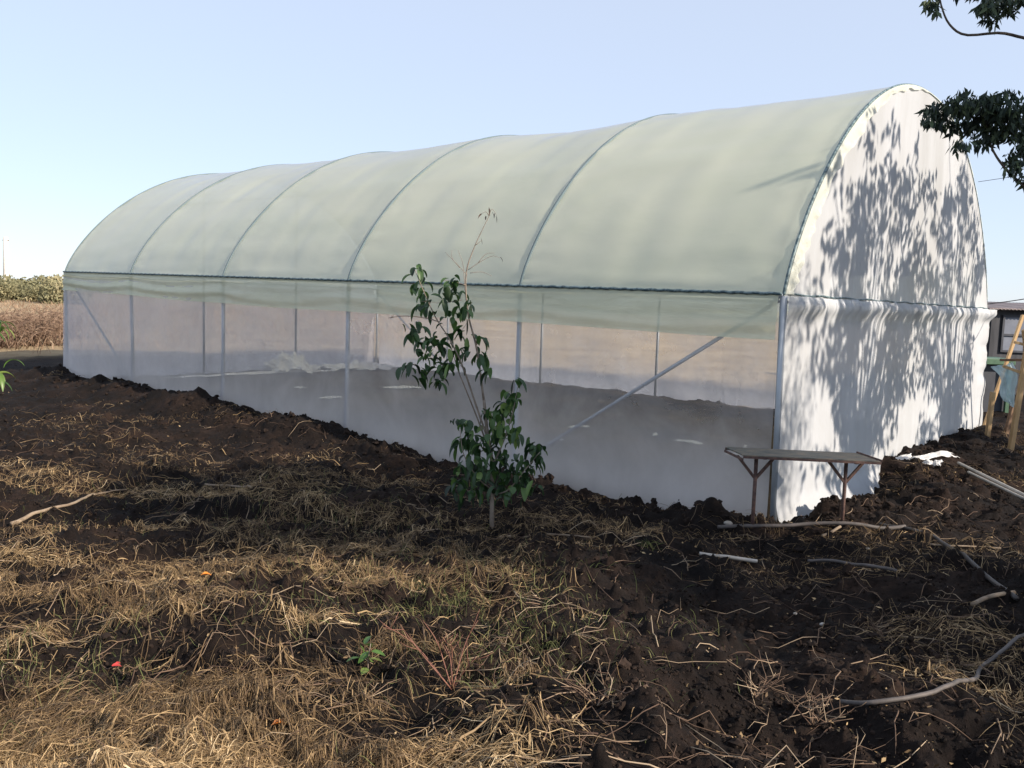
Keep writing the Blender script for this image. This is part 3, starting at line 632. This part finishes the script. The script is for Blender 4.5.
# small weed with round leaves in the straw
wb = hit(368, 672); WD = empty('broadleaf_weed', wb, 'small bright green broad leaved weed in the straw left of the red stalks', 'weed')
limb([wb, wb+[0, 0, .06], wb+[.01, 0, .13]], .003, .002, 'stem', parent=WD, n=8)
mb = MB(); P = np.array([wb+[RS.normal(0, .02), RS.normal(0, .02), .03+.11*i/10] for i in range(10)]); k = 10
leaf_strips(mb, P, rnd_dirs(k, .3), RS.uniform(.045, .07, k), RS.uniform(.035, .05, k), RS.uniform(.3, 1.2, k), RS.uniform(.5, 1, k), 6, .2)
mb.build('foliage', M['mango'], WD)
# dead weeds with bare stalks
def deadweed(px, py, n_, H, spread, m, name, label, seed, lean=(0, 0)):
    random.seed(seed); q = hit(px, py); o = empty(name, q, label, 'dead weed')
    for i in range(n_):
        h = random.uniform(0, 6.28); e = random.uniform(.3, 1)*spread; hh = H*random.uniform(.5, 1)
        tip = q+[math.cos(h)*e+lean[0], math.sin(h)*e*.6+lean[1], hh]; mid = (q+tip)/2+[random.gauss(0, .03), random.gauss(0, .03), .15*hh]
        ml = MB(); L_ = smoothline([q, mid, tip], 9); ml.tube(L_, np.linspace(.0032, .0012, 9), 4, random.random())
        for _ in range(3):
            j = random.randint(3, 7); d = np.array([random.gauss(0, 1), random.gauss(0, 1), random.random()]); d = d/np.linalg.norm(d)*random.uniform(.04, .12)
            ml.tube([L_[j], L_[j]+d*.6, L_[j]+d+[0, 0, .01]], [.0018, .0014, .0008], 4, random.random())
        ml.build('stalk', m, o)
    return o
deadweed(452, 690, 7, .30, .30, M['redtwig'], 'dead_weed', 'dead weed with reddish fanned stalks in the centre of the straw', 1, (-.08, 0))
deadweed(596, 708, 10, .14, .24, M['twig'], 'dead_weed', 'low tangled dead weed on the reddish earth mound in the foreground', 2)
deadweed(500, 520+170, 5, .16, .2, M['twig'], 'dead_weed', 'pale dead weed just right of the red stalks', 3)
deadweed(812, 730, 9, .16, .22, M['twig'], 'dead_weed', 'pale wiry dead weed in front of the bent grey pipe', 4)
deadweed(755, 700, 8, .10, .2, M['twig'], 'dead_weed', 'small sprawling dead weed left of the bent grey pipe', 5)
deadweed(885, 640, 7, .10, .2, M['twig'], 'dead_weed', 'small dead weed on the dark soil above the bent grey pipe', 6)
deadweed(650, 560, 6, .13, .12, M['grass'], 'green_weed', 'small dim green weed on the dark soil left of the table', 7)
random.seed(9)

# fallen leaves
for (px, py, s, m_, lb) in ((271, 731, .075, 'orange', 'curled orange fallen leaf in the straw near the bottom edge'), (201, 582, .07, 'orange', 'small orange fallen leaf in the upper part of the straw'), (112, 671, .04, 'red', 'red fallen leaf in the straw on the left')):
    q = hit(px, py)+[0, 0, .045]; mb = MB(); leaf_strips(mb, np.array([q, q+[.01, .01, .004]]), np.array([[1., .4, .35], [.6, 1., .2]]), np.array([s, s*.7]), np.array([s*.5, s*.4]), np.array([.9, .6]), np.array([.5, .6]), 7, .6)
    tag(mb.build('fallen_leaf', M[m_]), lb, 'leaf', 'fallen leaves in the straw')

# ------------------------------------------------------------------ pipes, hoses, sticks on the ground
def lie(name, m_, pxs, r, label, cat, group=None, lift=.006, n=40, r1=None, jit=0.0, sides=9, straight=False):
    pts = np.array([hit(*p_) for p_ in pxs]); L_ = smoothline(pts, n); g = G(L_[:, 0], L_[:, 1], False)
    kz = np.maximum(np.convolve(np.pad(g, 3, 'edge'), np.ones(7)/7, 'valid'), g-.01); L_[:, 2] = kz+r+lift
    if straight: tq = np.linspace(0, 1, n)[:, None]; L_ = L_[:1]*(1-tq)+L_[-1:]*tq; L_[:, 2] += max(0, (G(L_[:, 0], L_[:, 1], False)+r-L_[:, 2]).max())*.6
    if jit: L_[:, :2] += np.cumsum(RS.normal(0, jit, (n, 2)), 0)
    mb = MB(); mb.tube(L_, np.linspace(r, r1 or r, n), sides); return tag(mb.build(name, m_), label, cat, group)
lie('bent_pipe', M['oldpipe'], [(840, 712), (880, 709), (935, 700), (972, 692), (980, 676), (1000, 660), (1030, 641), (1060, 620)], .0095, 'grey bent pipe running off the lower right of the plot', 'pipe', lift=.03)
lie('pvc_pipe', M['pvc'], [(958, 467), (990, 483), (1040, 508)], .020, 'long pale plastic pipe, the farther of two on the right path', 'pipe', 'pale pipes beside the end wall', lift=.03, straight=True)
lie('pvc_pipe', M['pvc'], [(968, 475), (1000, 491), (1045, 514)], .016, 'thin pale plastic pipe, the nearer of two on the right path', 'pipe', 'pale pipes beside the end wall', lift=.03, straight=True)
lie('pipe_offcut', M['pvc'], [(699, 558), (725, 561), (757, 566)], .014, 'short pale pipe offcut on the soil below the table', 'pipe', lift=.02)
lie('pale_pole', M['oldpipe'], [(718, 528), (760, 531), (810, 529), (860, 529), (905, 531)], .017, 'long pale pole lying on the soil under the table', 'pole', lift=.03)
lie('stick', M['bark2'], [(822, 540), (832, 535), (840, 530)], .012, 'short pale stick by the right table leg', 'stick', lift=.02, n=10)
lie('stick', M['oldpipe'], [(808, 565), (850, 569), (897, 576)], .012, 'thin straight brown stick below the right table leg', 'stick', lift=.02, jit=.002)
lie('black_hose', M['hose'], [(880, 528), (912, 534), (945, 552), (985, 580), (1016, 604)], .016, 'black irrigation hose curving across the dark soil on the right', 'hose', lift=.02)
lie('stick', M['bark2'], [(972, 609), (988, 602), (1014, 597)], .013, 'pale short stick lying at the end of the black hose', 'stick', lift=.02, n=14)
lie('stick', M['bark2'], [(930, 548), (960, 550), (1000, 552)], .007, 'thin pale stick crossing behind the black hose', 'stick', lift=.02, n=14, jit=.003)
lie('dead_branch', M['bark2'], [(12, 528), (30, 520), (50, 514), (78, 508), (105, 499), (130, 493)], .018, 'pale dead branch lying on the soil at the far left', 'branch', lift=.02, r1=.007, jit=.004)
lie('root', M['bark2'], [(500, 540), (530, 537), (560, 537), (590, 540)], .010, 'reddish brown root lying right of the sapling foot', 'root', lift=.01, r1=.005, jit=.003)
lie('stick', M['bark2'], [(205, 487), (230, 489), (250, 490)], .010, 'short pale stick on the dark soil in the left middle ground', 'stick', lift=.02, n=14, jit=.003)
# stones
def rock(name, px, py, s, m_, label, cat, seed, group=None):
    r_ = np.random.RandomState(seed); q = hit(px, py); V = IV*(1+r_.uniform(-.2, .2, (len(IV), 1)))*np.array([1, .8, .65])*s
    mb = MB(); mb.add(V+q+[0, 0, s*.35], IF); o = mb.build(name, m_); sd = o.modifiers.new('sub', 'SUBSURF'); sd.levels = 1; sd.render_levels = 2; return tag(o, label, cat, group)
rock('stone', 728, 523, .042, M['stone'], 'white stone at the foot of the left table leg', 'stone', 5)
rock('stone', 795, 516+105, .014, M['stone'], 'small pale stone on the dark soil below the table', 'stone', 6)
rock('stone', 822, 631, .017, M['stone'], 'flat pale chip on the dark soil right of centre', 'stone', 7)
rock('stone', 868, 548, .017, M['stone'], 'pale chip on the earth between table and black hose', 'stone', 8)

# ------------------------------------------------------------------ timber trestle, right
tg = float(G(7.2, 12.4, False)); TR = empty('timber_trestle', hit(1000, 440), 'raw timber trestle of leaning posts on the soil at the right edge', 'trestle')
def tp_(px, py, y): return at_y(px, py, y)
g1 = hit(1010, 450); g2 = hit(987, 437); g3 = hit(981, 431); g4 = hit(1005, 432)
y1, y2, y3, y4 = g1[1], g2[1], g3[1], g4[1]
for name, p_, q_, w, m_ in (('post', g1-[0, 0, .1], at_y(1031, 325, y1+.15), .075, 'wood'), ('short_post', g2-[0, 0, .1], at_y(993, 392, y2), .07, 'wood'), ('post', g3-[0, 0, .1], at_y(1023, 315, y3+.1), .055, 'wood'),
                            ('short_post', g4-[0, 0, .1], at_y(1014, 404, y4), .07, 'oldwood'), ('rung', at_y(1003, 366, y1+.2), at_y(1030, 376, y1+.1), .05, 'wood'), ('rung', at_y(1000, 360, y1+.3), at_y(1032, 360, y1+.2), .045, 'oldwood'),
                            ('rung', at_y(1014, 342, y1+.2), at_y(1034, 347, y1+.1), .05, 'wood'), ('back_post', hit(1036, 440), at_y(1024, 330, y1+.7), .06, 'wood')):
    mb = MB(); mb.beam(p_, q_, w, w*.8); mb.build(name, M[m_], TR, smooth=False, bevel=.004)
# blue plastic hanging from it
u = np.linspace(0, 1, 30); U, V = np.meshgrid(u, u, indexing='ij')
c00 = at_y(993, 367, y1+.35); c10 = at_y(1014, 362, y1+.25); c11 = at_y(1017, 409, y1+.25); c01 = at_y(1004, 400, y1+.35)
P = (c00[None, None]*((1-U)*(1-V))[..., None]+c10*(U*(1-V))[..., None]+c11*(U*V)[..., None]+c01*((1-U)*V)[..., None])
P[..., 1] += .06*vn(U*4, V*3, 5)+.03*vn(U*9, V*5, 7); P[..., 0] += .05*np.sin(V*5)*(1-U)*.8
mb = MB(); mb.grid(P); tag(mb.build('hanging_plastic', BLUESHEET), 'pale blue plastic sheet hanging from the timber trestle', 'plastic sheet')

# ------------------------------------------------------------------ shed, right background
SYd = 21.0; sl = at_y(989, 318, SYd); sx = sl[0]; zt = at_y(1000, 309, SYd)[2]
SH = empty('shed', (sx, SYd, 0), 'low dark shed with corrugated roof and framed pale panels behind the trestle', 'shed')
g0 = float(G(sx+3, SYd, False))-.1
mb = MB(); mb.box((sx+3.5, SYd+1.5, (g0+zt)/2-.01), (7.0, 3.0, zt-g0-.02)); mb.build('wall', M['darkwall'], SH, smooth=False)
for k in range(8):
    x0 = sx+.32+k*.62; fr_ = MB()
    for z_ in (zt-.16, zt-.62, zt-1.02): fr_.box((x0+.31, SYd-.035, z_), (.62, .04, .05))
    fr_.box((x0+.02, SYd-.037, zt-.59), (.05, .045, .9)); fo = fr_.build('window_frame', M['frame'], SH, smooth=False)
    mb = MB(); mb.box((x0+.33, SYd-.012, zt-.59), (.56, .02, .86)); mb.build('pane', M['panel'], fo, smooth=False)
mb = MB(); mb.box((sx+.14, SYd-.03, (g0+zt)/2-.05), (.20, .04, zt-g0-.14)); mb.build('corner_sheet', M['darkwall'], SH, smooth=False)
U = np.linspace(-.15, 7.2, 400); V = np.linspace(-.25, 3.3, 12); Ug, Vg = np.meshgrid(U, V, indexing='ij')
mb = MB(); mb.grid(np.stack([sx+Ug, SYd+Vg, zt+.015*np.sin(Ug*2*PI/.09)+.06*Vg], -1)); r_ = mb.build('roof', M['zinc'], SH); so = r_.modifiers.new('s', 'SOLIDIFY'); so.thickness = .02
# green counter in front of the shed
cy = 17.0; ca = at_y(981, 361, cy); cb_ = at_y(1012, 362, cy)
CT = empty('green_counter', (ca[0]+.4, cy, 0), 'dark green counter standing between the greenhouse and the shed', 'counter')
zc = ca[2]; g0 = float(G(ca[0], cy, False))
mb = MB(); mb.box(((ca[0]+cb_[0])/2, cy+.3, zc), (cb_[0]-ca[0]+.1, .7, .12)); mb.build('top', M['green'], CT, smooth=False, bevel=.01)
mb = MB(); mb.box(((ca[0]+cb_[0])/2, cy+.36, (zc-.06+g0)/2-.05), (cb_[0]-ca[0]-.05, .5, zc-.06-g0+.1)); mb.build('cabinet', M['frame'], CT, smooth=False, bevel=.01)
for s in (ca[0]+.02, cb_[0]-.02): mb = MB(); mb.box((s, cy+.03, (zc-.06+g0)/2-.05), (.07, .07, zc-.06-g0+.1)); mb.build('leg', M['green'], CT, smooth=False)

# ------------------------------------------------------------------ utility pole and far shrubs, left
up = at_y(7, 298, 130.); up[2] = float(G(up[0], up[1], False))
UP = empty('utility_pole', up, 'pale concrete utility pole standing in the far field on the left', 'pole')
tpz = at_y(7, 237, 130.)[2]; mb = MB(); mb.tube([up-[0, 0, .3], (up*.5+.5*np.array([up[0], up[1], tpz])), [up[0], up[1], tpz]], [.50, .44, .36], 10); mb.build('shaft', M['concrete'], UP)
mb = MB(); mb.beam([up[0]-.5, up[1]+.1, tpz-.5], [up[0]+.5, up[1]-.1, tpz-.5], .12, .12); mb.build('crossarm', M['oldwood'], UP, smooth=False)

def shrub(p_, r, h, seed, label, name='field_shrub', group='green shrubs along the far edge of the field'):
    rs = np.random.RandomState(seed); o = empty(name, p_, label, 'shrub', group)
    n_ = 4200; cs = []
    for _ in range(17):
        an_ = rs.rand()*6.28; q = rs.rand()**.5*r*.75; cs.append([math.cos(an_)*q, math.sin(an_)*q, h*rs.uniform(.1, .78), r*rs.uniform(.22, .5)])
    cs = np.array(cs); w = rs.randint(0, len(cs), n_); d = rs.normal(0, 1, (n_, 3)); d /= np.linalg.norm(d, axis=1)[:, None]
    P = cs[w, :3]+d*(cs[w, 3]*rs.uniform(.55, 1.08, n_))[:, None]*[1, 1, .75]; P[:, 2] = np.maximum(P[:, 2], .1); P = P+p_
    sz_ = rs.uniform(.10, .26, n_)*r/3; a_ = rs.normal(0, 1, (n_, 3)); a_ /= np.linalg.norm(a_, axis=1)[:, None]; b_ = np.cross(a_, rs.normal(0, 1, (n_, 3))); b_ /= np.linalg.norm(b_, axis=1)[:, None]
    V = np.stack([P-a_*sz_[:, None], P-b_*sz_[:, None]*.5, P+a_*sz_[:, None], P+b_*sz_[:, None]*.5], 1)
    tn = np.clip(rs.rand(len(cs))[w]*.6+rs.rand(n_)*.4, 0, 1)
    mb = MB(); mb.add(V.reshape(-1, 3), (np.arange(n_)*4)[:, None]+np.arange(4)[None], np.repeat(tn, 4)); mb.build('crown', M['shrub'], o, smooth=False)
    mb = MB()
    for _ in range(4): t_ = cs[rs.randint(len(cs)), :3]; mb.tube([p_+[0, 0, -.2], p_+t_*.5, p_+t_], [.12, .08, .04], 5)
    mb.build('stem', M['bark'], o)
labs = {0: 'green shrub far off immediately left of the utility pole', 14: 'far shrub directly behind the utility pole base', 26: 'round green shrub second to the right of the utility pole', 38: 'broad olive shrub midway between utility pole and greenhouse', 52: 'tallest green shrub just left of the greenhouse edge', 64: 'far olive shrub touching the left edge of the greenhouse'}
for i, (px, top_) in enumerate(((0, 273), (14, 279), (26, 277), (38, 280), (52, 275), (64, 277))):
    Yd = 95+((i*37) % 5)*6; q = at_y(px, 290, Yd); q[2] = float(G(q[0], q[1], False)); H_ = at_y(px, top_, Yd)[2]-q[2]
    shrub(q, 2.0+.9*((i*2) % 3), max(1.5, H_*(.72+.2*((i*5) % 3)/2)), 300+i, labs[px])
# brambles in front of them
def bramble(p_, r, h, seed, label):
    rs = np.random.RandomState(seed); o = empty('dry_bramble', p_, label, 'bramble', 'dry brambles at the edge of the dug plot'); mb = MB()
    for _ in range(150):
        an_ = rs.rand()*6.28; st_ = p_+[rs.normal(0, r*.35), rs.normal(0, r*.35), 0]; d = np.array([math.cos(an_), math.sin(an_), 0]); L_ = r*rs.uniform(.3, .9); hh = h*rs.uniform(.4, 1.0)
        pts = np.array([st_+d*L_*t+[rs.normal(0, .04), rs.normal(0, .04), hh*(1.9*t-1.05*t*t)] for t in np.linspace(0, 1, 7)])
        mb.tube(pts, np.linspace(.013, .005, 7), 3, rs.rand())
        for _ in range(5):
            j = rs.randint(2, 7); dd = rs.normal(0, 1, 3); dd[2] = abs(dd[2])*.6; dd = dd/np.linalg.norm(dd)*rs.uniform(.12, .4); mb.tube([pts[j], pts[j]+dd*.6, pts[j]+dd+[0, 0, -.03]], [.006, .005, .003], 3, rs.rand())
    mb.build('stems', M['bramble'], o)
for i, (px, py, r, h, lb) in enumerate(((-8, 349, 1.3, 1.25, 'tangled dry bramble cut by the left edge of the view'), (18, 345, 1.2, 1.15, 'dry brown bramble below the utility pole'), (40, 346, 1.1, 1.3, 'bare reddish bramble between the pole and the greenhouse'), (60, 338, 1.1, 1.35, 'tall bare bramble against the left greenhouse edge'))):
    q = at_z(px, py, 0); q[2] = float(G(q[0], q[1], False)); bramble(q, r, h, 400+i, lb)

# ------------------------------------------------------------------ shade trees on the right
def tree(base, H, crown, nclump, nleaf, seed, label, name='shade_tree', trunk_r=.14, group=None, lsz=(.05, .10), extra=None, cr=(.35, .7), lean=(0, 0), wid=.17):
    """crown = (centre offset xyz, radii xyz); clumps of drooping leaves at limb ends"""
    rs = np.random.RandomState(seed); base = np.array([base[0], base[1], float(G(base[0], base[1], False))]); o = empty(name, base, label, 'tree', group)
    cc = base+np.array(crown[0]); cr3 = np.array(crown[1])
    fork = base+np.array([lean[0], lean[1], crown[0][2]-cr3[2]*.9])
    mb = MB(); pts = smoothline([base-[0, 0, .2], base*.5+fork*.5+[rs.normal(0, .08), rs.normal(0, .08), 0], fork], 14); mb.tube(pts, np.linspace(trunk_r, trunk_r*.65, 14), 10); mb.build('trunk', M['bark'], o)
    ends = []
    for _ in range(nclump):
        d = rs.normal(0, 1, 3); d /= np.linalg.norm(d); ends.append(cc+d*cr3*rs.uniform(.45, 1.0))
    ml = MB(); centers = []
    for e in ends:
        mid = fork+(e-fork)*.5+[rs.normal(0, .12), rs.normal(0, .12), .25]
        L_ = smoothline([fork, mid, e], 12); ml.tube(L_, np.linspace(trunk_r*.32, .008, 12), 5); centers.append((e, rs.uniform(*cr))); centers.append((L_[8], rs.uniform(*cr)*.7))
    if extra:
        for pts, r0, cls in extra:
            ml.tube(smoothline([fork, fork*.5+pts[0]*.5+[0, 0, -.1], pts[0]], 12), np.linspace(trunk_r*.35, r0, 12), 7); ml.tube(smoothline(list(pts), 26), np.linspace(r0, r0*.35, 26), 7)
    ml.build('limbs', M['bark'], o)
    def leaves(cs, per, lsz=lsz):
        P = []
        for c_, r_ in cs:
            k = int(per*(r_/.5)**2); d = rs.normal(0, 1, (k, 3)); d /= np.linalg.norm(d, axis=1)[:, None]; P.append(c_+d*(r_*rs.rand(k)**.5)[:, None]*[1, 1, .7])
        P = np.concatenate(P); k = len(P); d = rs.normal(0, .5, (k, 3)); d[:, 2] = -.9+.5*rs.normal(0, 1, k); d /= np.linalg.norm(d, axis=1)[:, None]
        sd = np.cross(d, rs.normal(0, 1, (k, 3))); sd /= np.linalg.norm(sd, axis=1)[:, None]; L = rs.uniform(*lsz, k)[:, None]; w = L*wid
        V = np.stack([P, P+d*L*.45-sd*w, P+d*L, P+d*L*.45+sd*w], 1); return V, k
    V, k = leaves(centers, nleaf)
    ml = MB(); ml.add(V.reshape(-1, 3), (np.arange(k)*4)[:, None]+np.arange(4)[None], np.repeat(rs.rand(k), 4))
    if extra:
        for pts, r0, cls in extra:
            V, k = leaves([(c_, r_) for c_, r_, _ in cls], cls[0][2], (.03, .075)); ml.add(V.reshape(-1, 3), (np.arange(k)*4)[:, None]+np.arange(4)[None], np.repeat(rs.rand(k), 4))
    ml.build('crown', M['darkleaf'], o, smooth=False)
    return o
DY = 5.0
lo = [at_y(1130, 250, 4.4), at_y(1060, 212, 4.8), at_y(1024, 186, DY), at_y(1005, 168, DY), at_y(992, 148, DY), at_y(985, 120, DY)]
hi = [at_y(1120, 60, 4.4), at_y(1060, 45, 4.8), at_y(1024, 38, DY), at_y(1000, 33, DY), at_y(966, 35, DY), at_y(950, 25, DY), at_y(942, 8, DY), at_y(938, -12, DY)]
def cls(L, per): return [(at_y(px, py, DY+random.uniform(-.15, .15)), r/F*DY, per) for px, py, r in L]
LC = cls([(941, 108, 15), (934, 122, 9), (958, 105, 16), (952, 125, 12), (960, 143, 9), (975, 105, 17), (972, 125, 14), (992, 100, 16), (992, 118, 17), (985, 138, 13), (1010, 110, 17), (1008, 130, 16), (1024, 125, 18), (1022, 150, 12), (1008, 92, 9), (1030, 105, 16), (1040, 140, 20), (1017, 165, 11), (1024, 178, 9), (1010, 158, 8), (926, 118, 6), (930, 108, 7), (965, 92, 8)], 4200)
HCc = cls([(1000, 2, 14), (985, 6, 9), (992, 18, 9), (1010, 10, 8), (933, 2, 9), (936, 9, 5), (1018, -8, 18), (960, -12, 9), (985, -15, 15)], 4200)
tree((7.6, 3.4), 6, ((.8, -.6, 5.1), (1.6, 1.7, 1.3)), 32, 330, 501, 'dark leafy tree whose branches overhang the upper right of the greenhouse', 'overhanging_tree', extra=[(lo, .012, LC), (hi, .011, HCc)])
SUNAZ = math.radians(122); SUNEL = math.radians(28); SD = np.array([math.sin(SUNAZ), math.cos(SUNAZ), math.tan(SUNEL)])
# the tree whose shade falls on the end wall
tree((8.75, 6.3), 8, ((.1, .75, 4.9), (1.5, 2.6, 2.5)), 74, 56, 502, 'tree right of the table, shading the left of the white end wall', trunk_r=.09, group='trees shading the plot', lsz=(.12, .25), cr=(.2, .5), wid=.26)
tree((10.9, 9.9), 8, ((.0, -.3, 5.0), (1.8, 2.8, 2.9)), 64, 58, 512, 'tree beyond the timber trestle, shading the right of the white end wall', trunk_r=.09, group='trees shading the plot', lsz=(.12, .25), cr=(.2, .5), wid=.26)
tree((9.3, -.8), 6, ((0, 0, 3.7), (1.8, 1.1, .9)), 14, 260, 503, 'tree behind the camera shading the dug soil in the foreground', group='trees shading the plot', lsz=(.09, .17))
tree((12.0, -.4), 8, ((0, 0, 4.9), (2.0, 1.9, 1.9)), 30, 240, 504, 'tree beyond the right edge shading the middle of the plot', group='trees shading the plot', lsz=(.09, .17))

tree((7.9, 1.5), 7, ((0, 0, 5.7), (1.6, 1.3, .9)), 34, 330, 505, 'slender tree right of the camera shading the soil before the greenhouse', group='trees shading the plot', lsz=(.09, .17), trunk_r=.09)
# cables
def cable(p_, q_, sag_, label, r=.008):
    t = np.linspace(0, 1, 40)[:, None]; P = np.array(p_)*(1-t)+np.array(q_)*t; P[:, 2] -= sag_*4*(t*(1-t))[:, 0]; mb = MB(); mb.tube(P, r, 5); return tag(mb.build('cable', M['hose'], smooth=True), label, 'cable', 'cables tied to the greenhouse')
q = loc(-.05, W+.05, 2.12); cable(q, (10.9, 9.9, 4.4), .4, 'slack cable rising from the right eave corner of the greenhouse')
q = loc(-.05, 7.1, 3.95); cable(q, (10.9, 9.9, 4.9), .12, 'taut thin cable leaving the greenhouse gable behind the tree branch', .004)

# ------------------------------------------------------------------ light
w = bpy.data.worlds.new('World'); scene.world = w; w.use_nodes = True; nt = w.node_tree; nt.nodes.clear()
sky = nt.nodes.new('ShaderNodeTexSky'); sky.sky_type = 'NISHITA'; sky.sun_disc = False; sky.sun_elevation = SUNEL; sky.sun_rotation = SUNAZ
sky.air_density = 1.0; sky.dust_density = .4; sky.ozone_density = 3.0; sky.altitude = 300
bg = nt.nodes.new('ShaderNodeBackground'); bg.inputs[1].default_value = .120; ow = nt.nodes.new('ShaderNodeOutputWorld')
hz = nt.nodes.new('ShaderNodeMix'); hz.data_type = 'RGBA'; hz.inputs[0].default_value = .78; hz.inputs[7].default_value = (2.50, 2.76, 3.30, 1)
nt.links.new(sky.outputs[0], hz.inputs[6]); nt.links.new(hz.outputs[2], bg.inputs[0]); nt.links.new(bg.outputs[0], ow.inputs[0])
sun = bpy.data.lights.new('sun', 'SUN'); sun.energy = 3.4; sun.angle = math.radians(.53); sun.color = (1, .88, .74)
so = bpy.data.objects.new('sun', sun); COL.objects.link(so); so.rotation_euler = Vector(SD).to_track_quat('Z', 'Y').to_euler(); so.location = (20, -8, 20)

scene.view_settings.view_transform = 'Standard'; scene.view_settings.look = 'None'; scene.view_settings.gamma = 1; scene.view_settings.exposure = 1.22
scene.render.engine = 'CYCLES'; scene.cycles.max_bounces = 10; scene.cycles.transparent_max_bounces = 16; scene.cycles.transmission_bounces = 6; scene.cycles.diffuse_bounces = 5
scene.render.resolution_x = 1024; scene.render.resolution_y = 768
